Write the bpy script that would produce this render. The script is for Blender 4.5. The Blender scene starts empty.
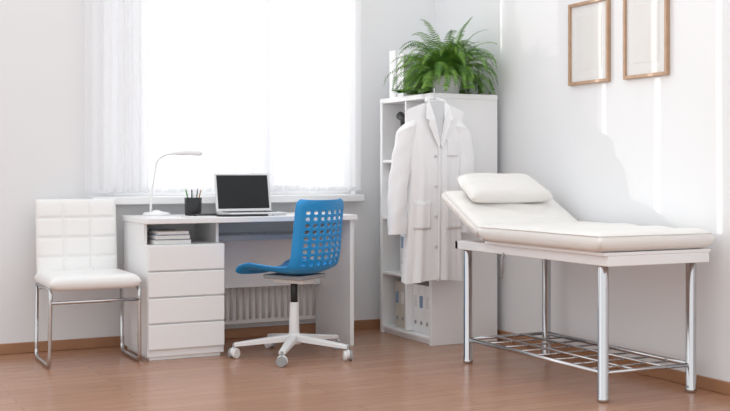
import bpy, bmesh, math, random
from mathutils import Vector, Matrix
random.seed(7)
S = bpy.context.scene
S.view_settings.view_transform = 'Standard'
S.view_settings.look = 'None'
S.view_settings.exposure = 0.0

# ------------------------------------------------------------ materials
def mat(name, col, rough=0.5, metal=0.0, bump=None, var=None, spec=0.5, coat=0.0):
    m = bpy.data.materials.new(name); m.use_nodes = True
    nt = m.node_tree; b = nt.nodes['Principled BSDF']
    b.inputs['Base Color'].default_value = (*col, 1)
    b.inputs['Roughness'].default_value = rough
    b.inputs['Metallic'].default_value = metal
    b.inputs['Specular IOR Level'].default_value = spec
    b.inputs['Coat Weight'].default_value = coat
    tc = nt.nodes.new('ShaderNodeTexCoord')
    if var:
        n = nt.nodes.new('ShaderNodeTexNoise'); n.inputs['Scale'].default_value = var[0]
        r = nt.nodes.new('ShaderNodeMixRGB'); r.blend_type = 'MULTIPLY'; r.inputs[0].default_value = var[1]
        r.inputs[1].default_value = (*col, 1)
        nt.links.new(tc.outputs['Object'], n.inputs['Vector'])
        nt.links.new(n.outputs['Fac'], r.inputs[2]); nt.links.new(r.outputs[0], b.inputs['Base Color'])
    if bump:
        n = nt.nodes.new('ShaderNodeTexNoise'); n.inputs['Scale'].default_value = bump[0]; n.inputs['Detail'].default_value = 4
        bp = nt.nodes.new('ShaderNodeBump'); bp.inputs['Strength'].default_value = bump[1]; bp.inputs['Distance'].default_value = 0.01
        nt.links.new(tc.outputs['Object'], n.inputs['Vector'])
        nt.links.new(n.outputs['Fac'], bp.inputs['Height']); nt.links.new(bp.outputs[0], b.inputs['Normal'])
    return m

M_wall = mat('wall_paint', (0.86, 0.87, 0.885), 0.8, bump=(90, 0.05))
M_white = mat('white_laminate', (0.89, 0.89, 0.895), 0.35, bump=(200, 0.01))
M_whiteedge = mat('white_plastic', (0.86, 0.86, 0.86), 0.35, bump=(120, 0.01))
M_leather = mat('white_leather', (0.90, 0.895, 0.885), 0.38, bump=(60, 0.08))
M_vinyl = mat('cream_vinyl', (0.83, 0.81, 0.78), 0.45, bump=(14, 0.35))
M_chrome = mat('chrome', (0.58, 0.58, 0.59), 0.12, 1.0, bump=(30, 0.01))
M_cloth = mat('white_cotton', (0.90, 0.905, 0.92), 0.85, bump=(35, 0.2))
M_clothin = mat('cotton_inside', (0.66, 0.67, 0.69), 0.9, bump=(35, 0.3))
M_blue = mat('blue_plastic', (0.015, 0.30, 0.70), 0.32, var=(3, 0.08))
M_black = mat('black_plastic', (0.015, 0.015, 0.017), 0.4, bump=(100, 0.02))
M_screen = mat('dark_screen', (0.02, 0.021, 0.023), 0.35, bump=(2, 0.0), spec=.25)
M_grey = mat('grey_plastic', (0.35, 0.35, 0.36), 0.5, bump=(90, 0.02))
M_alu = mat('aluminium', (0.72, 0.72, 0.73), 0.35, 0.6, bump=(150, 0.01))
M_paper = mat('paper', (0.82, 0.82, 0.81), 0.8, var=(40, 0.1))
M_paperg = mat('paper_grey', (0.30, 0.31, 0.33), 0.8, var=(40, 0.1))
M_label = mat('blue_label', (0.25, 0.35, 0.5), 0.6, var=(40, 0.1))
M_beige = mat('beige_card', (0.66, 0.61, 0.54), 0.7, var=(10, 0.15))
M_frame = mat('frame_wood', (0.55, 0.35, 0.22), 0.45, var=(25, 0.3))
M_print = mat('frame_print', (0.80, 0.79, 0.77), 0.8, var=(5, 0.1))
M_green = mat('green_pencil', (0.15, 0.35, 0.10), 0.5, var=(10, 0.1))
M_rad = mat('radiator_enamel', (0.78, 0.76, 0.74), 0.4, bump=(80, 0.01))
M_soil = mat('soil', (0.05, 0.03, 0.02), 0.95, bump=(60, 0.8))
M_base = mat('baseboard_wood', (0.46, 0.23, 0.12), 0.4, var=(8, 0.3))

def leafmat():
    m = mat('fern_leaf', (0.10, 0.27, 0.03), 0.5)
    nt = m.node_tree; b = nt.nodes['Principled BSDF']
    g = nt.nodes.new('ShaderNodeTexCoord'); n = nt.nodes.new('ShaderNodeTexNoise'); n.inputs['Scale'].default_value = 16
    r = nt.nodes.new('ShaderNodeValToRGB')
    r.color_ramp.elements[0].position = .35; r.color_ramp.elements[0].color = (0.045, 0.15, 0.012, 1)
    r.color_ramp.elements[1].position = .65; r.color_ramp.elements[1].color = (0.20, 0.38, 0.05, 1)
    nt.links.new(g.outputs['Object'], n.inputs['Vector']); nt.links.new(n.outputs['Fac'], r.inputs[0])
    nt.links.new(r.outputs[0], b.inputs['Base Color'])
    return m
M_leaf = leafmat()

def floormat():
    m = bpy.data.materials.new('laminate_floor'); m.use_nodes = True
    nt = m.node_tree; L = nt.links; b = nt.nodes['Principled BSDF']
    tc = nt.nodes.new('ShaderNodeTexCoord')
    br = nt.nodes.new('ShaderNodeTexBrick'); br.inputs['Scale'].default_value = 1.0
    br.inputs['Brick Width'].default_value = 1.3; br.inputs['Row Height'].default_value = 0.10
    br.inputs['Mortar Size'].default_value = 0.0015; br.offset = 0.37
    br.inputs['Color1'].default_value = (0.47, 0.255, 0.160, 1); br.inputs['Color2'].default_value = (0.42, 0.22, 0.137, 1)
    br.inputs['Mortar'].default_value = (0.27, 0.13, 0.08, 1)
    L.new(tc.outputs['Object'], br.inputs['Vector'])
    mp = nt.nodes.new('ShaderNodeMapping'); mp.inputs['Scale'].default_value = (1.5, 28, 1)
    n = nt.nodes.new('ShaderNodeTexNoise'); n.inputs['Scale'].default_value = 3; n.inputs['Detail'].default_value = 6
    L.new(tc.outputs['Object'], mp.inputs[0]); L.new(mp.outputs[0], n.inputs['Vector'])
    r = nt.nodes.new('ShaderNodeValToRGB'); r.color_ramp.elements[0].color = (.82, .80, .78, 1); r.color_ramp.elements[1].color = (1.08, 1.08, 1.08, 1)
    r.color_ramp.elements[0].position = .3; r.color_ramp.elements[1].position = .7
    L.new(n.outputs['Fac'], r.inputs[0])
    x = nt.nodes.new('ShaderNodeMixRGB'); x.blend_type = 'MULTIPLY'; x.inputs[0].default_value = 1
    L.new(br.outputs['Color'], x.inputs[1]); L.new(r.outputs[0], x.inputs[2]); L.new(x.outputs[0], b.inputs['Base Color'])
    b.inputs['Roughness'].default_value = 0.24
    return m
M_floor = floormat()

def curtainmat():
    m = bpy.data.materials.new('sheer_voile'); m.use_nodes = True
    nt = m.node_tree; L = nt.links; nt.nodes.clear()
    o = nt.nodes.new('ShaderNodeOutputMaterial')
    tr = nt.nodes.new('ShaderNodeBsdfTransparent'); tl = nt.nodes.new('ShaderNodeBsdfTranslucent'); df = nt.nodes.new('ShaderNodeBsdfDiffuse')
    for q in (tl, df): q.inputs[0].default_value = (0.93, 0.935, 0.95, 1)
    a = nt.nodes.new('ShaderNodeMixShader'); a.inputs[0].default_value = 0.62
    L.new(tl.outputs[0], a.inputs[1]); L.new(df.outputs[0], a.inputs[2])
    c = nt.nodes.new('ShaderNodeMixShader'); 
    tc = nt.nodes.new('ShaderNodeTexCoord'); w = nt.nodes.new('ShaderNodeTexNoise'); w.inputs['Scale'].default_value = 300
    mr = nt.nodes.new('ShaderNodeMapRange'); mr.inputs[3].default_value = 0.70; mr.inputs[4].default_value = 0.78
    L.new(tc.outputs['Object'], w.inputs['Vector']); L.new(w.outputs['Fac'], mr.inputs[0]); L.new(mr.outputs[0], c.inputs[0])
    L.new(tr.outputs[0], c.inputs[1]); L.new(a.outputs[0], c.inputs[2]); L.new(c.outputs[0], o.inputs[0])
    return m
M_curt = curtainmat()

def glassmat():
    m = bpy.data.materials.new('window_glass'); m.use_nodes = True
    nt = m.node_tree; L = nt.links; nt.nodes.clear()
    o = nt.nodes.new('ShaderNodeOutputMaterial'); tr = nt.nodes.new('ShaderNodeBsdfTransparent'); gl = nt.nodes.new('ShaderNodeBsdfGlossy')
    gl.inputs['Roughness'].default_value = 0.02
    c = nt.nodes.new('ShaderNodeMixShader'); c.inputs[0].default_value = 0.05
    L.new(tr.outputs[0], c.inputs[1]); L.new(gl.outputs[0], c.inputs[2]); L.new(c.outputs[0], o.inputs[0])
    return m
M_glass = glassmat()

# ------------------------------------------------------------ helpers
def empty(name, loc=(0, 0, 0)):
    e = bpy.data.objects.new(name, None); e.location = loc; S.collection.objects.link(e)
    e.empty_display_size = 0.1
    bpy.context.view_layer.update()
    return e
def link(ob, m=None, parent=None, smooth=False):
    S.collection.objects.link(ob)
    if m: ob.data.materials.append(m)
    if smooth and ob.type == 'MESH':
        for p in ob.data.polygons: p.use_smooth = True
    if parent:
        ob.parent = parent; ob.matrix_parent_inverse = Matrix.LocRotScale(parent.location, parent.rotation_euler, parent.scale).inverted()
    return ob
def meshobj(name, vs, fs, m, parent=None, smooth=False, merge=False):
    me = bpy.data.meshes.new(name); me.from_pydata([tuple(v) for v in vs], [], fs)
    bm = bmesh.new(); bm.from_mesh(me)
    if merge: bmesh.ops.remove_doubles(bm, verts=bm.verts, dist=1e-5)
    bmesh.ops.recalc_face_normals(bm, faces=bm.faces); bm.to_mesh(me); bm.free()
    return link(bpy.data.objects.new(name, me), m, parent, smooth)
def box(name, x0, x1, y0, y1, z0, z1, m, parent=None, bev=0.003, seg=2, rot=None):
    bm = bmesh.new(); bmesh.ops.create_cube(bm, size=1)
    c = Vector(((x0+x1)/2, (y0+y1)/2, (z0+z1)/2))
    for v in bm.verts: v.co = Vector((v.co.x*(x1-x0), v.co.y*(y1-y0), v.co.z*(z1-z0)))
    if bev: bmesh.ops.bevel(bm, geom=bm.edges[:], offset=bev, segments=seg, affect='EDGES', profile=0.5)
    if rot:
        for v in bm.verts: v.co = rot @ v.co
    for v in bm.verts: v.co += c
    me = bpy.data.meshes.new(name); bm.to_mesh(me); bm.free()
    return link(bpy.data.objects.new(name, me), m, parent)
def lathe(name, c, prof, m, parent=None, n=40, axis=None, smooth=True):
    c = Vector(c); R = Matrix.Identity(3)
    if axis: R = Vector((0, 0, 1)).rotation_difference(Vector(axis)).to_matrix()
    vs = []; fs = []
    for r, z in prof:
        for i in range(n):
            a = 2*math.pi*i/n; vs.append(c + R @ Vector((r*math.cos(a), r*math.sin(a), z)))
    for k in range(len(prof)-1):
        for i in range(n):
            j = (i+1) % n; fs.append((k*n+i, k*n+j, (k+1)*n+j, (k+1)*n+i))
    fs.append(tuple(range(n-1, -1, -1))); fs.append(tuple((len(prof)-1)*n+i for i in range(n)))
    ob = meshobj(name, vs, fs, m, parent, False)
    for p in ob.data.polygons: p.use_smooth = smooth and len(p.vertices) == 4
    return ob
def cyl(name, c, r, h, m, parent=None, r2=None, n=32, axis=None):
    r2 = r if r2 is None else r2; b = min(r, r2, h)*0.12
    return lathe(name, c, [(r-b, 0), (r, b), (r2, h-b), (r2-b, h)], m, parent, n, axis, True)
def fillet(pts, rad, n=8):
    out = [Vector(pts[0])]
    for i in range(1, len(pts)-1):
        p = Vector(pts[i]); a = Vector(pts[i-1])-p; b = Vector(pts[i+1])-p
        r = min(rad, a.length*.49, b.length*.49); A = p+a.normalized()*r; B = p+b.normalized()*r
        for k in range(n+1):
            t = k/n; out.append(A*(1-t)**2+p*2*t*(1-t)+B*t*t)
    out.append(Vector(pts[-1])); return out
def tube(name, pts, r, m, parent=None, rad=0.0, cyclic=False, n=10):
    if rad: pts = fillet(pts, rad)
    pts = [Vector(p) for p in pts]
    q = [pts[0]]
    for p in pts[1:]:
        if (p-q[-1]).length > 1e-5: q.append(p)
    pts = q; N = len(pts); vs = []; fs = []
    up = None
    for i, p in enumerate(pts):
        if cyclic: t = (pts[(i+1) % N]-pts[i-1]).normalized()
        else: t = (pts[min(i+1, N-1)]-pts[max(i-1, 0)]).normalized()
        if up is None: up = t.orthogonal().normalized()
        up = (up - t*up.dot(t)).normalized(); s = t.cross(up)
        rr = r[i] if isinstance(r, list) else r
        for k in range(n):
            a = 2*math.pi*k/n; vs.append(p+(up*math.cos(a)+s*math.sin(a))*rr)
    for i in range(N if cyclic else N-1):
        for k in range(n):
            j = (k+1) % n; i2 = (i+1) % N; fs.append((i*n+k, i*n+j, i2*n+j, i2*n+k))
    if not cyclic:
        fs.append(tuple(range(n))); fs.append(tuple((N-1)*n+k for k in range(n)))
    return meshobj(name, vs, fs, m, parent, True)
def pad(name, O, U, V, N, T, m, parent=None, qu=0, qv=0, gd=.25, p=8, nu=48, nv=48, wr=0.0, bend=None, gw=.035):
    O, U, V, N = Vector(O), Vector(U), Vector(V), Vector(N).normalized(); vs = []; fs = []
    for side in (1, -1):
        for i in range(nu+1):
            for j in range(nv+1):
                a, b_ = -1+2*i/nu, -1+2*j/nv
                u = math.sin(a*math.pi/2)*.5+a*.5; v = math.sin(b_*math.pi/2)*.5+b_*.5
                e = max(0, (1-abs(u)**p)*(1-abs(v)**p))**.5
                t = T*e
                if side > 0:
                    g = 0
                    for q, w in ((qu, u), (qv, v)):
                        if q:
                            for k in range(1, q):
                                d = abs(w-(-1+2*k/q)); g = max(g, math.exp(-(d/gw)**2))
                    t *= 1-gd*g
                    if wr: t += wr*e*(math.sin(u*7+3*math.sin(v*5))+math.sin(v*11+2*math.sin(u*4)))*.5
                P = O+U*u+V*v+N*side*t
                if bend: P += bend(u, v)
                vs.append(P)
    st = (nu+1)*(nv+1)
    for s in (0, 1):
        for i in range(nu):
            for j in range(nv):
                a = s*st+i*(nv+1)+j; fs.append((a, a+1, a+nv+2, a+nv+1))
    return meshobj(name, vs, fs, m, parent, True, merge=True)

# ------------------------------------------------------------ room
XR, YB, ZC = 3.71, 6.38, 2.8
WX0, WX1, WZ0, WZ1 = 1.50, 3.12, 0.86, 2.42
box('floor', -2.5, XR+.15, -1.0, YB+.2, -0.1, 0, M_floor, bev=0)
w = empty('wall_back', (0, YB, 0))
box('wall_back_left', -2.5, WX0, YB, YB+.2, 0, ZC, M_wall, w, bev=0)
box('wall_back_right', WX1, XR, YB, YB+.2, 0, ZC, M_wall, w, bev=0)
box('wall_back_below', WX0, WX1, YB, YB+.2, 0, WZ0, M_wall, w, bev=0)
box('wall_back_above', WX0, WX1, YB, YB+.2, WZ1, ZC, M_wall, w, bev=0)
box('wall_right', XR, XR+.15, -1.0, YB+.2, 0, ZC, M_wall, bev=0)
box('baseboard_back', -2.5, XR, YB-.018, YB, 0, .058, M_base, bev=.004)
box('baseboard_right', XR-.018, XR, -1.0, YB-.018, 0, .058, M_base, bev=.004)

win = empty('window_1', (2.3, YB+.1, .9))
fy0, fy1 = YB+.08, YB+.14
box('frame_left', WX0, WX0+.09, fy0, fy1, WZ0, WZ1, M_white, win)
box('frame_right', 3.075, WX1, fy0, fy1, WZ0, WZ1, M_white, win)
box('mullion', 2.430, 2.571, fy0, fy1, WZ0+.06, WZ1-.06, M_white, win)
box('frame_top', WX0+.09, 3.075, fy0, fy1, WZ1-.06, WZ1, M_white, win)
box('frame_bottom', WX0+.09, 3.075, fy0, fy1, WZ0, WZ0+.06, M_white, win)
box('glass_left', WX0+.09, 2.430, YB+.105, YB+.111, WZ0+.06, WZ1-.06, M_glass, win, bev=0)
box('glass_right', 2.571, 3.075, YB+.105, YB+.111, WZ0+.06, WZ1-.06, M_glass, win, bev=0)
box('trim_sill', WX0-.06, WX1+.02, YB-.10, YB+.08, WZ0-.045, WZ0-.002, M_white, bev=.006)

# curtains: sheer panels with small gaps
cur = empty('sheer_curtain', (2.3, YB-.05, 2.4))
edges = [(1.40, 1.781), (1.799, 2.093), (2.109, 2.402), (2.418, 2.78), (2.78, 3.13)]
def cpanel(nm, a, b, yo, amp, lam):
    nx, nz = int((b-a)/.004), 24; vs = []; fs = []
    for i in range(nx+1):
        X = a+(b-a)*i/nx
        for j in range(nz+1):
            z = .885+(2.52-.885)*j/nz
            vs.append((X, yo+amp*math.sin(X*2*math.pi/lam+.6*math.sin(X*9))+.003*math.sin(z*3+X*8), z))
    for i in range(nx):
        for j in range(nz):
            k = i*(nz+1)+j; fs.append((k, k+1, k+nz+2, k+nz+1))
    meshobj(nm, vs, fs, M_curt, cur, True)
for ci, (a, b) in enumerate(edges):
    cpanel('panel_%d' % ci, a, b, YB-.055, .013, .075)
    box('hem_%d' % ci, a+.004, b-.004, YB-.057, YB-.053, .882, .905, M_curt, cur, bev=0)
cpanel('gather_left', 1.56, 1.75, YB-.025, .008, .05)
cpanel('gather_left_outer', 1.58, 1.76, YB-.085, .009, .045)
cpanel('gather_mid', 2.44, 2.56, YB-.025, .008, .05)
cpanel('gather_right', 3.02, 3.13, YB-.025, .008, .05)
tube('curtain_rail', [(1.3, YB-.055, 2.53), (3.25, YB-.055, 2.53)], .012, M_white, cur)

# radiator under window
rad = empty('radiator', (2.4, 6.32, .1))
box('panel', 1.95, 2.98, 6.305, 6.335, .09, .62, M_rad, rad, bev=.006)
for i in range(25):
    x = 1.975+i*.041; tube('rib_%d' % i, [(x, 6.303, .12), (x, 6.303, .59)], .010, M_rad, rad, n=8)
tube('pipe', [(2.98, 6.33, .12), (3.05, 6.33, .12), (3.05, 6.33, 0.0)], .008, M_rad, rad, rad=.02)
box('bracket_l', 2.1, 2.13, 6.33, 6.378, .2, .5, M_rad, rad); box('bracket_r', 2.8, 2.83, 6.33, 6.378, .2, .5, M_rad, rad)

# ------------------------------------------------------------ desk
D = empty('desk', (2.2, 6.0, 0)); DY0, DY1 = 5.77, 6.27
DX0, DX1, DZ = 1.61, 2.82, .755
box('top', DX0-.01, DX1+.01, DY0-.015, DY1+.01, DZ-.03, DZ, M_white, D, bev=.004)
box('side_left', DX0, DX0+.02, DY0+.09, DY1, .61, DZ-.03, M_white, D)
box('side_right', DX1-.025, DX1, DY0+.01, DY1, 0, DZ-.03, M_white, D)
box('modesty_panel', 2.04, DX1-.025, 6.20, 6.22, .32, DZ-.03, M_white, D)
box('shelf', 2.04, DX1-.025, 5.93, 6.20, .625, .643, M_white, D)
box('shelf_lip', 2.04, DX1-.025, 5.92, 5.93, .615, .643, M_grey, D)
box('carcass', DX0, 2.035, DY0+.018, DY1, .02, .612, M_white, D, bev=.003)
box('carcass_back', DX0+.02, 2.035, DY1-.02, DY1, .612, DZ-.03, M_white, D)
box('slot_side', 2.018, 2.035, DY0+.1, DY1-.02, .612, DZ-.03, M_white, D)
box('plinth', DX0+.015, 2.02, DY0+.03, DY1-.01, 0, .03, M_white, D)
for i in range(4):
    z0 = .06+i*.139
    box('drawer_%d' % (i+1), DX0+.002, 2.033, DY0, DY0+.016, z0, z0+.131, M_white, D, bev=.004)
bk = empty('paper_stack', (1.75, 5.9, .612))
for i, (m_, h) in enumerate([(M_paper, .022), (M_paperg, .004), (M_paper, .02), (M_label, .004), (M_paper, .016)]):
    z = .613+[0, .0225, .027, .0475, .052][i]
    box('sheets_%d' % i, 1.66+.004*i, 1.86-.003*i, 5.82+.004*(i % 2), 6.10, z, z+h, m_, bk, bev=.0015)

# laptop
lap = empty('laptop', (2.27, 6.0, DZ))
box('base', 2.10, 2.44, 5.87, 6.10, DZ+.001, DZ+.018, M_alu, lap, bev=.006)
box('keyboard', 2.125, 2.415, 5.96, 6.08, DZ+.0175, DZ+.020, M_black, lap, bev=.001)
R = Matrix.Rotation(math.radians(-12), 3, 'X')
c = Vector((2.27, 6.10, DZ+.018)); 
def lidbox(nm, hw, z0, z1, y0, y1, m_):
    ob = box(nm, -hw, hw, y0, y1, z0, z1, m_, None, bev=.003)
    for v in ob.data.vertices: v.co = R @ v.co + c
    ob.parent = lap; ob.matrix_parent_inverse = Matrix.Translation(lap.location).inverted()
lidbox('lid', .17, 0, .225, 0, .010, M_alu)
lidbox('screen', .157, .016, .213, -.0015, .002, M_screen)

# desk lamp
lm = empty('desk_lamp', (1.79, 6.2, DZ)); lx, ly = 1.79, 6.17
lathe('base', (lx-.02, ly, DZ), [(.075, 0), (.078, .006), (.07, .016), (.03, .022), (.012, .03)], M_white, lm)
tube('stem', [(lx-.055, ly, DZ+.015), (lx-.05, ly, DZ+.12), (lx-.02, ly, DZ+.31), (lx+.03, ly, DZ+.345), (lx+.10, ly-.01, DZ+.352)], .0065, M_white, lm, rad=.06)
hd = []
for i in range(14):
    t = i/13; hd.append((lx+.07+.17*t, ly-.01-.02*t, DZ+.351+.003*math.sin(t*3)))
tube('head', hd, [.006+.009*math.sin(min(1, t_/4)*math.pi/2) for t_ in range(13)]+[.008], M_white, lm, n=16)

# pen cup
pc = empty('pen_cup', (1.955, 6.08, DZ)); px, py = 1.955, 6.08
pr = [(.044, 0), (.046, .003), (.049, .10), (.046, .10), (.042, .006), (.001, .006)]
lathe('cup', (px, py, DZ), pr, M_black, pc, n=32)
for i, (dx, dy, tx, ty, L, m_) in enumerate([(-.02, 0, -.03, .01, .14, M_green), (.01, .01, .02, -.01, .145, M_grey), (.02, -.01, .035, .0, .14, M_frame), (0, -.02, -.008, -.02, .13, M_whiteedge), (-.008, .02, .006, .02, .14, M_black), (.015, .02, .03, .02, .13, M_green)]):
    b0 = Vector((px+dx*.5, py+dy*.5, DZ+.008)); e0 = b0+Vector((tx, ty, L))
    tube('pen_%d' % i, [b0, b0.lerp(e0, .93), e0], [.0042, .0042, .001], m_, pc, n=8)

# stethoscope on the desk
st = empty('stethoscope', (2.06, 5.92, DZ))
z = DZ+.006
cr = [(2.05, 5.95, z), (2.02, 5.86, z), (2.10, 5.80, z), (2.2, 5.82, z), (2.27, 5.80, z), (2.3, 5.815, z)]
tube('tube_main', cr, .006, M_black, st, rad=.05, n=8)
tube('tube_left', [(2.05, 5.95, z), (2.0, 5.98, z), (1.93, 5.93, z), (1.90, 5.87, z)], .005, M_black, st, rad=.03, n=8)
tube('tube_right', [(2.05, 5.95, z), (2.07, 5.99, z+.003), (1.99, 6.02, z), (1.90, 5.99, z)], .005, M_black, st, rad=.03, n=8)
lathe('chestpiece', (2.32, 5.82, DZ), [(.020, 0), (.022, .003), (.020, .01), (.008, .013)], M_chrome, st)
box('note_pad', 1.83, 2.0, 5.79, 5.90, DZ+.0005, DZ+.004, M_paper, None, bev=.001)

# ------------------------------------------------------------ bookcase
B = empty('bookcase', (3.44, 5.87, 0)); bx0, bx1, by0, by1, bh = 3.21, 3.66, 5.567, 6.21, 1.455
tk = .03
box('side_near', bx0, bx1, by0, by0+tk, 0, bh-tk, M_white, B)
box('side_far', bx0, bx1, by1-tk, by1, 0, bh-tk, M_white, B)
box('top', bx0-.002, bx1, by0-.002, by1+.002, bh-tk, bh, M_white, B)
ym = (by0+by1)/2
box('divider', bx0+.005, bx1-.01, ym-.009, ym+.009, .05, bh-tk, M_white, B)
box('back', bx1-.012, bx1-.002, by0+tk, by1-tk, .05, bh-tk, M_white, B, bev=0)
zs = [.045, .385, .725, 1.075]
for i, zz in enumerate(zs):
    box('shelf_%d' % i, bx0+.004, bx1-.012, by0+tk, by1-tk, zz-.018, zz, M_white, B)
box('kick', bx0+.02, bx0+.035, by0+tk, by1-tk, 0, .028, M_white, B)
bi = empty('binder_row', (3.4, 5.87, .05))
k = 0
for r_, zz in enumerate(zs[:3]):
    for (a, b) in ((by0+tk+.004, ym-.012), (ym+.012, by1-tk-.004)):
        y = a
        nb = 4 if r_ != 0 or a < ym else 3
        for j in range(nb):
            wd = (b-a)/4-.003
            if r_ == 1 and a > ym and j > 1: y += wd; continue
            m_ = M_beige if (r_ == 0 and a > ym) else M_white
            box('binder_%d' % k, bx0+.05, bx1-.08, y, y+wd, zz+.001, zz+.285, m_, bi, bev=.003)
            box('label_%d' % k, bx0+.048, bx0+.0505, y+.015, y+wd-.015, zz+.15, zz+.22, M_paper if k % 2 else M_label, bi, bev=0)
            lathe('ring_%d' % k, (bx0+.05, y+wd/2, zz+.06), [(.012, 0), (.012, .002), (.008, .0022)], M_grey, bi, axis=(-1, 0, 0), n=16)
            y += wd+.004; k += 1
# otoscope handset & bottle in upper compartment
oz = 1.076
oto = empty('otoscope', (3.27, 5.98, oz))
lathe('stand', (3.27, 5.97, oz), [(.035, 0), (.037, .01), (.03, .03), (.018, .10), (.020, .11)], M_whiteedge, oto)
tube('handle', [(3.27, 5.97, oz+.09), (3.26, 5.985, oz+.19), (3.255, 5.99, oz+.235)], [.019, .021, .018], M_black, oto, n=16)
tube('head', [(3.255, 6.03, oz+.27), (3.255, 5.985, oz+.25), (3.25, 5.92, oz+.225)], [.026, .024, .008], M_black, oto, n=16)
bo = empty('medicine_bottle', (3.33, 5.70, oz))
lathe('body', (3.33, 5.70, oz), [(.04, 0), (.042, .005), (.042, .15), (.02, .18), (.02, .2), (.022, .2), (.022, .225), (.018, .23)], M_white, bo)
# magazine file on top
mf = empty('magazine_file', (3.33, 6.1, bh))
box('file_a', 3.26, 3.50, 6.10, 6.18, bh+.001, bh+.30, M_white, mf)
box('file_b', 3.27, 3.50, 6.015, 6.095, bh+.001, bh+.27, M_white, mf)

# fern
F = empty('potted_fern', (3.42, 5.77, bh)); fx, fy = 3.425, 5.765
lathe('pot', (fx, fy, bh+.001), [(.07, 0), (.075, .004), (.09, .10), (.095, .105), (.095, .115), (.085, .115), (.082, .10), (.001, .10)], M_whiteedge, F)
lathe('soil', (fx, fy, bh+.095), [(.08, 0), (.08, .01), (.01, .014)], M_soil, F)
vs = []; fs = []
def frond(az, L, el, droop):
    p = Vector((fx+.03*math.cos(az), fy+.03*math.sin(az), bh+.10)); d = Vector((math.cos(az)*math.cos(el), math.sin(az)*math.cos(el), math.sin(el)))
    n = 30; step = L/n; tw = random.uniform(-.5, .5); wmax = random.uniform(.034, .048)
    sway = random.uniform(-1.5, 1.5); fl = bh+random.uniform(.008, .05)
    for i in range(n+1):
        t = i/n
        hz = Vector((-d.y, d.x, 0))
        d = (d+Vector((0, 0, -droop*step*(.5+2.4*t)))+hz*sway*step).normalized(); p = p+d*step
        q = p.copy()
        if q.x > 3.64: q.x = 3.64+(q.x-3.64)*.1
        if q.z < fl: q.z = fl+(q.z-fl)*.06
        if q.y > 6.0: q.y = 6.0+(q.y-6.0)*.1
        if q.x < 3.10: q.x = 3.10+(q.x-3.10)*.3
        side = d.cross(Vector((0, 0, 1)))
        if side.length < .05: side = Vector((math.sin(az), -math.cos(az), 0))
        side.normalize(); up = side.cross(d).normalized()
        side = (side*math.cos(tw)+up*math.sin(tw)).normalized()
        wl = wmax*(min(1, t*4+.25))*(1-t**2.2)**.8+.004
        b = len(vs); s0 = side*.0013
        vs.extend([q-s0, q+s0, q+s0-d*step*1.1, q-s0-d*step*1.1]); fs.append((b, b+1, b+2, b+3))
        if i < 3: continue
        for sg in (-1, 1):
            wq = wl*random.uniform(.8, 1.15)
            o = side*sg; tip = q+o*wq+d*wq*.30-up*wq*random.uniform(.05, .45)
            tip.x = min(tip.x, 3.70); tip.z = max(tip.z, bh+.004)
            hw = step*.40
            b = len(vs)
            a1 = q+o*wq*.4-d*hw*.5+d*wq*.08+up*.002; a2_ = q+o*wq*.4+d*hw*.9+d*wq*.08+up*.002
            vs.extend([q-d*hw*.5, a1, tip, a2_, q+d*hw*.6])
            fs.append((b, b+1, b+2, b+3, b+4))
for i in range(165):
    az = i*2.399963+random.uniform(-.2, .2); r_ = random.random()
    el = math.radians(10+72*r_+random.uniform(-8, 8))
    frond(az, random.uniform(.27, .42), min(el, 1.45), random.uniform(2.8, 5.5))
me = bpy.data.meshes.new('fronds'); me.from_pydata([tuple(v) for v in vs], [], fs)
link(bpy.data.objects.new('fronds', me), M_leaf, F)

# ------------------------------------------------------------ lab coat on hanger
C = empty('lab_coat', (3.17, 5.49, 1.4)); cx, cy = 3.185, 5.487
zh = .385
def topz(x): return 1.395-.34*max(0, abs(x)-.05)-1.2*max(0, abs(x)-.17)**1.3
def cw(v):
    return (.20-.035*min(1, v/.6)) if v < .6 else .165+.025*((v-.6)/.4)
def bdep(v): return .042*(1-v**6)+.012
def bfold(v, a): return .010*(1-v)**.8*math.sin(a*9+1.5)+.004*(1-v)*math.sin(a*17)
vs = []; fs = []; nt_, nv_ = 120, 60
for j in range(nv_+1):
    v = j/nv_
    for i in range(nt_):
        a = 2*math.pi*i/nt_
        w_ = cw(v); xr = w_*math.copysign(abs(math.cos(a))**.8, math.cos(a))
        yy = (bdep(v)+bfold(v, a))*math.copysign(abs(math.sin(a))**.7, math.sin(a))
        zz = zh+(topz(xr)-zh)*v + .008*(1-v)*math.sin(a*3)
        vs.append((cx+xr-.01*(1-v), cy+min(yy, .07), zz))
for j in range(nv_):
    for i in range(nt_):
        k = (i+1) % nt_; fs.append((j*nt_+i, j*nt_+k, (j+1)*nt_+k, (j+1)*nt_+i))
body = meshobj('body', vs, fs, M_cloth, C, True)
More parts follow.
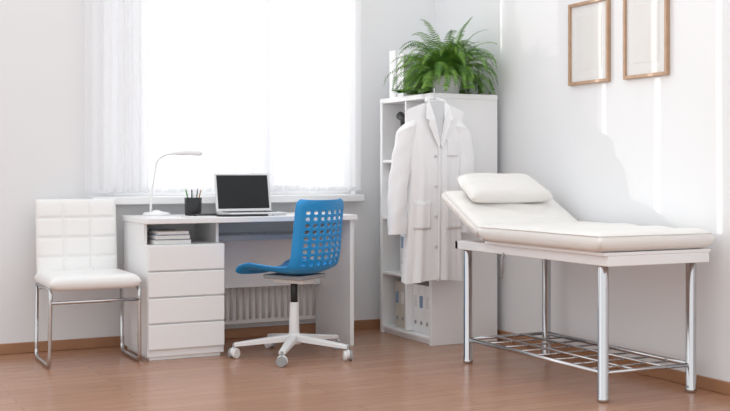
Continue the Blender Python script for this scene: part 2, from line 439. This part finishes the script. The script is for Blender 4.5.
for sg in (-1, 1):
    if sg < 0: off = [.150, .180, .210, .232, .246, .252]
    else: off = [.150, .172, .195, .205, .205, .200]
    zz_ = [1.29, 1.24, 1.10, .95, .80, .655]; yo = [0, 0, .0, -.005, -.01, -.012]
    pts = [(cx+sg*off[q], cy+yo[q], zz_[q]) for q in range(6)]
    vs = []; fs = []; n = 24; P = []
    for q in range(len(pts)-1):
        for k in range(8): P.append(Vector(pts[q]).lerp(Vector(pts[q+1]), k/8))
    P.append(Vector(pts[-1]))
    for i, p in enumerate(P):
        t = i/len(P); rx = .046+.018*math.sin(min(1, t*4)*math.pi/2)-.008*t; ry = .042-.006*t
        if i < 6: rx *= .55+.075*i; ry *= .55+.075*i
        for k in range(n):
            a = 2*math.pi*k/n
            f = 1+.10*math.sin(a*3+t*9)*t+.035*math.sin(t*38+a*2)
            vs.append(p+Vector((rx*f*math.cos(a), ry*f*math.sin(a), rx*.6*math.cos(a)*sg*(-1)*(1-t)*.5)))
    for i in range(len(P)-1):
        for k in range(n):
            j = (k+1) % n; fs.append((i*n+k, i*n+j, (i+1)*n+j, (i+1)*n+k))
    fs.append(tuple(range(n)))
    meshobj('sleeve_%s' % ('left' if sg > 0 else 'right'), vs, fs, M_cloth, C, True)
def slab(name, pts2, y, th, m_):
    n = len(pts2); vs = [(cx+x_, y if not isinstance(y, (list, tuple)) else y[i], z_) for i, (x_, z_) in enumerate(pts2)]
    vs += [(a, b+th, c_) for a, b, c_ in vs]
    fs = [tuple(range(n)), tuple(range(2*n-1, n-1, -1))]+[(i, (i+1) % n, n+(i+1) % n, n+i) for i in range(n)]
    return meshobj(name, vs, fs, m_, C)
yf = cy-.058
slab('neck_opening', [(-.05, 1.395), (0, 1.405), (.05, 1.395), (.012, 1.19), (0, 1.15), (-.01, 1.19)], [cy-.03, cy-.02, cy-.03, yf, yf, yf], .006, M_clothin)
slab('lapel_right', [(-.05, 1.405), (-.072, 1.375), (-.088, 1.30), (-.066, 1.288), (-.072, 1.27), (-.005, 1.13), (0, 1.16), (-.03, 1.30)], [cy-.025, cy-.04]+[yf-.004]*4+[yf-.006, yf-.002], .007, M_cloth)
slab('lapel_left', [(.05, 1.405), (.072, 1.375), (.088, 1.30), (.066, 1.288), (.072, 1.27), (.012, 1.13), (.004, 1.16), (.032, 1.30)], [cy-.025, cy-.04]+[yf-.004]*4+[yf-.006, yf-.002], .007, M_cloth)
tube('collar', [(cx-.052, cy-.02, 1.395), (cx-.045, cy+.02, 1.41), (cx, cy+.035, 1.415), (cx+.045, cy+.02, 1.41), (cx+.052, cy-.02, 1.395)], .014, M_cloth, C, rad=.03)
vs = []; fs = []
for i in range(31):
    z_ = 1.14-(1.14-zh)*i/30; v = (z_-zh)/(1.39-zh)
    for dx in (-.004, .012): vs.append((cx+dx-.01*(1-v), cy-bdep(v)-bfold(v, 1.5*math.pi)-.004, z_))
for i in range(30): fs.append((2*i, 2*i+1, 2*i+3, 2*i+2))
pl = meshobj('placket', vs, fs, M_cloth, C, True); sm = pl.modifiers.new('s', 'SOLIDIFY'); sm.thickness = .006
for i in range(4):
    z_ = 1.09-.17*i; v = (z_-zh)/(1.39-zh)
    lathe('button_%d' % i, (cx-.022, cy-bdep(v)-bfold(v, 1.5*math.pi)-.001, z_), [(.008, 0), (.008, .004), (.005, .005)], M_clothin, C, axis=(0, -1, 0), n=16)
def pocket(nm, x0, x1, z0, z1):
    vs = []; fs = []; n = 16; mm = 10
    for i in range(n+1):
        x = x0+(x1-x0)*i/n
        for j in range(mm+1):
            z_ = z0+(z1-z0)*j/mm; v = (z_-zh)/(topz(x)-zh); r_ = min(.999, abs(x)/cw(v))**(1/.8)
            a = 2*math.pi-math.acos(r_) if x > 0 else math.pi+math.acos(r_)
            s_ = abs(math.sin(a))**.7
            vs.append((cx+x-.01*(1-v), cy-(bdep(v)+bfold(v, a))*s_-.003, z_))
    for i in range(n):
        for j in range(mm):
            k = i*(mm+1)+j; fs.append((k, k+1, k+mm+2, k+mm+1))
    o = meshobj(nm, vs, fs, M_cloth, C, True); q = o.modifiers.new('s', 'SOLIDIFY'); q.thickness = .005; q.offset = 0
pocket('chest_pocket', .055, .13, 1.09, 1.18)
pocket('chest_pocket_hem', .053, .132, 1.165, 1.184)
pocket('hip_pocket_left', .05, .15, .68, .83)
pocket('hip_pocket_left_hem', .048, .152, .81, .834)
pocket('hip_pocket_right', -.15, -.05, .68, .83)
pocket('hip_pocket_right_hem', -.152, -.048, .81, .834)
tube('hanger_bar', [(cx-.15, cy, 1.31), (cx-.04, cy, 1.39), (cx, cy, 1.405), (cx+.04, cy, 1.39), (cx+.15, cy, 1.31)], .008, M_whiteedge, C, rad=.03)
tube('hanger_hook', [(cx, cy, 1.405), (cx, cy, 1.44), (cx, cy+.005, 1.475), (cx+.03, cy+.05, 1.49), (cx+.06, cy+.095, 1.467), (cx+.06, cy+.095, 1.458)], .0035, M_chrome, C, rad=.03, n=8)

# ------------------------------------------------------------ exam table
E = empty('exam_table', (3.33, 4.4, 0))
lp = {'a': (3.10, 4.995), 'b': (3.10, 3.885), 'c': (3.60, 3.885), 'd': (3.60, 4.995)}
for k_, (x, y) in lp.items():
    lathe('leg_'+k_, (x, y, 0), [(.022, 0), (.026, .004), (.026, .02), (.0235, .022), (.0235, .595), (.02, .6)], M_chrome, E, n=28)
fz0, fz1 = .595, .64
box('rail_near', 3.06, 3.09, 3.83, 5.06, fz0, fz1, M_white, E, bev=.004)
box('rail_far', 3.60, 3.63, 3.83, 5.06, fz0, fz1, M_white, E, bev=.004)
box('rail_foot', 3.06, 3.63, 3.80, 3.83, fz0, fz1, M_white, E, bev=.004)
box('rail_head', 3.06, 3.63, 5.03, 5.06, fz0, fz1, M_white, E, bev=.004)
box('deck', 3.04, 3.64, 3.80, 4.74, fz1, fz1+.015, M_white, E, bev=.003)
for q in lp: 
    x, y = lp[q]; box('cap_'+q, x-.028, x+.028, y-.03, y+.03, fz0+.001, fz1-.002, M_white, E, bev=.004)
MO = Vector((3.325, 4.265, .699))
pad('mattress', MO, (.325, 0, 0), (0, .485, 0), (0, 0, 1), .046, M_vinyl, E, p=20, wr=.005, nu=60, nv=80)
def piping(nm, O, U, V, N, off, k=.984):
    U, V = Vector(U), Vector(V); N = Vector(N).normalized()
    P = []
    for (a, b) in ((-1, -1), (1, -1), (1, 1), (-1, 1)):
        P.append(O+U*a*k+V*b*k+N*off)
    ring = fillet([(P[3]+P[0])/2, P[0], P[1], P[2], P[3], (P[3]+P[0])/2], .03)[:-1]
    tube(nm, ring, .0032, M_vinyl, E, cyclic=True, n=8)
piping('mattress_piping', MO, (.325, 0, 0), (0, .485, 0), (0, 0, 1), .027)
h0 = Vector((3.325, 4.75, .694)); ang = math.radians(27); dv = Vector((0, math.cos(ang), math.sin(ang))); nn = Vector((0, -math.sin(ang), math.cos(ang)))
HL = .40
HO = h0+dv*HL/2+nn*.002
pad('head_section', HO, (.325, 0, 0), dv*HL/2, nn, .042, M_vinyl, E, p=16, wr=.004)
piping('head_piping', HO, (.325, 0, 0), dv*HL/2, nn, .025, k=.980)
hb = box('head_board', 3.05, 3.62, -HL/2+.01, HL/2-.01, -.006, .006, M_white, E, bev=.002)
Rm = Matrix.Rotation(ang, 3, 'X'); cc = Vector((3.335, 0, 0)); tgt = h0+dv*HL/2-nn*.046
for v in hb.data.vertices: v.co = Rm @ (v.co-cc) + Vector((3.335, tgt.y, tgt.z))
a2 = math.radians(28); dv2 = Vector((0, math.cos(a2), math.sin(a2))); nn2 = Vector((0, -math.sin(a2), math.cos(a2)))
def pb(u, v): return Vector((-u*.030*(v+1)*.5, 0, 0))
pad('pillow', Vector((3.315, 0, 0))+Vector((0, h0.y, h0.z))+dv*(HL-.085)+nn*.088, (.255, 0, 0), dv2*.115, nn2, .044, M_vinyl, E, p=7, wr=.003, bend=pb)
tube('head_strut', [(3.3, 4.9, .60), (3.3, 5.0, .78)], .009, M_chrome, E)
tube('lever', [(3.07, 4.60, .61), (3.05, 4.60, .58), (3.05, 4.60, .48)], .007, M_grey, E, rad=.02)
zz = .125
tube('shelf_rail_near', [(3.10, 4.995, zz), (3.10, 3.885, zz)], .011, M_chrome, E)
tube('shelf_rail_far', [(3.60, 4.995, zz), (3.60, 3.885, zz)], .011, M_chrome, E)
tube('shelf_rail_head', [(3.10, 4.995, zz), (3.60, 4.995, zz)], .009, M_chrome, E)
tube('shelf_rail_foot', [(3.10, 3.885, zz), (3.60, 3.885, zz)], .009, M_chrome, E)
for i in range(2):
    x = 3.10+.50*(i+1)/3; tube('shelf_wire_%d' % i, [(x, 4.995, zz+.004), (x, 3.885, zz+.004)], .006, M_chrome, E, n=8)
for i in range(7):
    y = 3.885+1.11*(i+1)/8; tube('shelf_cross_%d' % i, [(3.10, y, zz-.006), (3.60, y, zz-.006)], .005, M_chrome, E, n=8)

# ------------------------------------------------------------ picture frames
for i, (y0, y1) in enumerate([(4.586, 4.922), (4.146, 4.468)]):
    P = empty('picture_frame' if i == 0 else 'picture_frame.001', (XR, (y0+y1)/2, 1.68)); z0, z1 = 1.466, 1.905; f = .018
    xa, xb = XR-.022, XR-.001
    box('bar_l', xa, xb, y0, y0+f, z0, z1, M_frame, P); box('bar_r', xa, xb, y1-f, y1, z0, z1, M_frame, P)
    box('bar_t', xa, xb, y0+f, y1-f, z1-f, z1, M_frame, P); box('bar_b', xa, xb, y0+f, y1-f, z0, z0+f, M_frame, P)
    box('mat_board', XR-.010, xb, y0+f, y1-f, z0+f, z1-f, M_paper, P, bev=0)
    box('print', XR-.0115, XR-.0095, y0+.065, y1-.065, z0+.075, z1-.075, M_print, P, bev=0)

# ------------------------------------------------------------ visitor chair
V = empty('visitor_chair', (1.33, 6.0, 0)); vx = 1.335
pad('seat', (vx, 5.975, .43), (.235, 0, 0), (0, .225, 0), (0, 0.0, 1), .040, M_leather, V, qu=3, qv=0, gd=.10, p=12)
bt = math.radians(6); bv = Vector((0, math.sin(bt), math.cos(bt))); bn = Vector((0, -math.cos(bt), math.sin(bt)))
pad('backrest', Vector((vx, 6.20, .44))+bv*.202, (.220, 0, 0), bv*.212, bn, .032, M_leather, V, qu=3, qv=4, gd=.30, p=10, nu=72, nv=72, gw=.03)
for sg in (-1, 1):
    x = vx+sg*.228
    tube('sled_'+('l' if sg < 0 else 'r'), [(x, 6.14, .40), (x+sg*.004, 6.15, .011), (x+sg*.004, 5.78, .011), (x, 5.77, .40), (x, 6.14, .40)], .0105, M_chrome, V, rad=.05)
tube('cross_front', [(vx-.228, 5.77, .335), (vx+.228, 5.77, .335)], .009, M_chrome, V)
tube('cross_rear', [(vx-.228, 6.14, .38), (vx+.228, 6.14, .38)], .009, M_chrome, V)
tube('back_post_l', [(1.2, 6.10, .395), (1.2, 6.22, .40), (1.2, 6.25, .55)], .009, M_chrome, V, rad=.03)
tube('back_post_r', [(1.44, 6.10, .395), (1.44, 6.22, .40), (1.44, 6.25, .55)], .009, M_chrome, V, rad=.03)

# ------------------------------------------------------------ swivel chair
W = empty('swivel_chair', (2.38, 5.60, 0)); wc = Vector((2.37, 5.60, 0))
fwd0 = Vector((-.8944, .4472, 0)); dep0 = Vector((.4472, .8944, 0))
th = math.radians(33)
fw = (fwd0*math.cos(th)+dep0*math.sin(th)).normalized(); rt = fw.cross(Vector((0, 0, 1))).normalized()
prof = [(.225, .442), (.21, .460), (.16, .467), (.05, .458), (-.05, .452), (-.125, .458), (-.168, .485), (-.190, .55), (-.200, .64), (-.210, .74), (-.220, .83), (-.222, .852)]
def catmull(P, t):
    n = len(P)-1; s = min(max(t*n, 0), n-1e-6); i = int(s); u = s-i
    g = lambda k: Vector(P[min(max(k, 0), n)])
    a, b, c_, d = g(i-1), g(i), g(i+1), g(i+2)
    return .5*((2*b)+(c_-a)*u+(2*a-5*b+4*c_-d)*u*u+(3*b-a-3*c_+d)*u**3)
samp = [catmull(prof, i/400) for i in range(401)]; cum = [0]
for i in range(400): cum.append(cum[-1]+(samp[i+1]-samp[i]).length)
TL = cum[-1]
def atlen(s):
    s = min(max(s, 0), TL)
    for i in range(400):
        if cum[i+1] >= s:
            u = (s-cum[i])/max(1e-9, cum[i+1]-cum[i]); return samp[i].lerp(samp[i+1], u), (samp[min(i+2, 400)]-samp[max(i-1, 0)]).normalized()
    return samp[-1], (samp[-1]-samp[-2]).normalized()
s_back0 = TL-.36
def surf(s_, c_):
    p2, tn = atlen(s_); nrm = Vector((tn.y, -tn.x))
    if nrm.y < 0 and s_ < s_back0*.5: nrm = -nrm
    e1 = max(0, (s_-(TL-.05))/.05); e0 = max(0, (.06-s_)/.06); e = min(1, max(e1, e0))
    hw = .222*(1-.10*e**2.5 - .06*e**6)
    if s_ > s_back0: hw *= 1-.03*(s_-s_back0)/.32
    k_ = .030*abs(c_)**2+.020*max(0, (abs(c_)-.85)/.15)**1.5
    if s_ < .1: k_ *= .5+5*s_
    return wc+fw*(p2.x+nrm.x*k_)+rt*(c_*hw)+Vector((0, 0, p2.y+nrm.y*k_))
nr, ncol = 9, 6; pitch = (.36-.05)/nr; cp = 1.62/ncol
rows = [s_back0*i/36 for i in range(37)]
for r_ in range(nr*3): rows.append(s_back0+pitch*(r_+1)/3)
t0 = rows[-1]
for q in (.2, .4, .6, .75, .87, .95, 1.0): rows.append(t0+(TL-t0)*q)
cols = [-1, -.975, -.94, -.90, -.86, -.81]+[-.81+cp*(q+1)/3 for q in range(ncol*3)]+[.86, .90, .94, .975, 1]
vs = []; fs = []; nc = len(cols)
for s_ in rows:
    for c_ in cols: vs.append(surf(s_, c_))
def cell(i, j):
    return 36 <= i < 36+nr*3 and 5 <= j < 5+ncol*3
for i in range(len(rows)-1):
    for j in range(nc-1):
        if cell(i, j): continue
        a = i*nc+j; fs.append((a, a+1, a+nc+1, a+nc))
for R_ in range(nr):
    for Q in range(ncol):
        i0, j0 = 36+R_*3, 5+Q*3
        ring = [(i0, j0), (i0, j0+1), (i0, j0+2), (i0, j0+3), (i0+1, j0+3), (i0+2, j0+3), (i0+3, j0+3), (i0+3, j0+2), (i0+3, j0+1), (i0+3, j0), (i0+2, j0), (i0+1, j0)]
        sc = (rows[i0]+rows[i0+3])/2; ccn = (cols[j0]+cols[j0+3])/2
        hs = (rows[i0+3]-rows[i0])/2; hc = (cols[j0+3]-cols[j0])/2
        base = len(vs)
        for (ii, jj) in ring:
            du, dw = (rows[ii]-sc)/hs, (cols[jj]-ccn)/hc
            r4 = (abs(du)**3+abs(dw)**3)**(1/3)
            vs.append(surf(sc+du/r4*hs*.58, ccn+dw/r4*hc*.60))
        for q in range(12):
            q2 = (q+1) % 12
            fs.append((ring[q][0]*nc+ring[q][1], ring[q2][0]*nc+ring[q2][1], base+q2, base+q))
sh = meshobj('shell', vs, fs, M_blue, W, True)
sm = sh.modifiers.new('sol', 'SOLIDIFY'); sm.thickness = .007; sm.offset = 0
bv_ = sh.modifiers.new('bev', 'BEVEL'); bv_.width = .0012; bv_.segments = 2; bv_.limit_method = 'ANGLE'
def cb(nm, f0, f1, s0, s1, z0, z1, m_):
    ob = box(nm, f0, f1, s0, s1, z0, z1, m_, None, bev=.006)
    for v in ob.data.vertices:
        v.co = wc+fw*v.co.x+rt*v.co.y+Vector((0, 0, v.co.z))
    ob.parent = W; ob.matrix_parent_inverse = Matrix.Translation(W.location).inverted()
cb('seat_plate', -.13, .12, -.12, .12, .425, .448, M_grey)
cb('seat_bracket', -.10, .10, -.06, .06, .40, .43, M_whiteedge)
cb('tilt_knob', -.02, .02, .10, .17, .41, .425, M_black)
cyl('gas_lift', wc+Vector((0, 0, .22)), .014, .19, M_chrome, W)
cyl('gas_lift_dark', wc+Vector((0, 0, .29)), .019, .115, M_black, W)
cyl('column', wc+Vector((0, 0, .085)), .030, .21, M_whiteedge, W, r2=.024)
cyl('hub', wc+Vector((0, 0, .07)), .045, .055, M_whiteedge, W, r2=.036)
for i in range(5):
    a = math.radians(20+72*i); d = Vector((math.cos(a), math.sin(a), 0)); L = .325
    s_ = d.cross(Vector((0, 0, 1))); vs = []; n = 8
    for k in range(n+1):
        t = k/n; p = wc+d*(.02+(L-.02)*t); hw = .027-.010*t; zt = .122-.040*t; zb = .085-.022*t
        for (u, z_) in ((-1, zb), (-1.0, zt-.006), (-.7, zt), (.7, zt), (1.0, zt-.006), (1, zb)):
            vs.append(p+s_*u*hw+Vector((0, 0, z_)))
    fs = []
    for k in range(n):
        for q in range(6):
            q2 = (q+1) % 6; fs.append((k*6+q, k*6+q2, k*6+6+q2, k*6+6+q))
    fs.append(tuple(range(6))); fs.append(tuple(n*6+q for q in range(6)))
    meshobj('arm_%d' % i, vs, fs, M_whiteedge, W)
    e = wc+d*L
    ca = a+1.0+i*.7; ax = Vector((math.cos(ca), math.sin(ca), 0))
    cyl('caster_stem_%d' % i, e+Vector((0, 0, .05)), .008, .028, M_grey, W, n=16)
    for sg in (-1, 1):
        cyl('caster_%d_%s' % (i, 'a' if sg < 0 else 'b'), e+ax*(sg*.006)+Vector((0, 0, .027)), .027, .017, M_grey if sg < 0 else M_whiteedge, W, axis=ax*sg, n=24)
    cyl('caster_hood_%d' % i, e-ax*.007+Vector((0, 0, .034)), .026, .014, M_whiteedge, W, axis=ax, n=24)

# ------------------------------------------------------------ camera
cam_d = bpy.data.cameras.new('cam'); cam = bpy.data.objects.new('cam', cam_d); S.collection.objects.link(cam)
cam.location = (0, 0, 1.0)
cam.rotation_euler = (math.radians(90), 0, -math.atan2(.4472, .8944))
cam_d.sensor_width = 36; cam_d.lens = 36*1118/730; cam_d.shift_y = -33.5/730
S.camera = cam

# ------------------------------------------------------------ light
sd = bpy.data.lights.new('sun', 'SUN'); so = bpy.data.objects.new('sun', sd); S.collection.objects.link(so)
sd.energy = 2.2; sd.angle = math.radians(.2); sd.color = (1, .96, .90)
so.location = (0, 9, 3)
so.rotation_euler = Vector((1, -1.3, -.27)).to_track_quat('-Z', 'Y').to_euler()
wd = bpy.data.worlds.new('sky'); S.world = wd; wd.use_nodes = True; nt = wd.node_tree; L = nt.links
bg = nt.nodes['Background']
tc = nt.nodes.new('ShaderNodeTexCoord'); sp = nt.nodes.new('ShaderNodeSeparateXYZ'); L.new(tc.outputs['Generated'], sp.inputs[0])
mr = nt.nodes.new('ShaderNodeMapRange'); mr.inputs[1].default_value = -.1; mr.inputs[2].default_value = .7
mr.inputs[3].default_value = 1.18; mr.inputs[4].default_value = 2.1
L.new(sp.outputs['Y'], mr.inputs[0]); L.new(mr.outputs[0], bg.inputs['Strength'])
bg.inputs['Color'].default_value = (.97, .985, 1, 1)
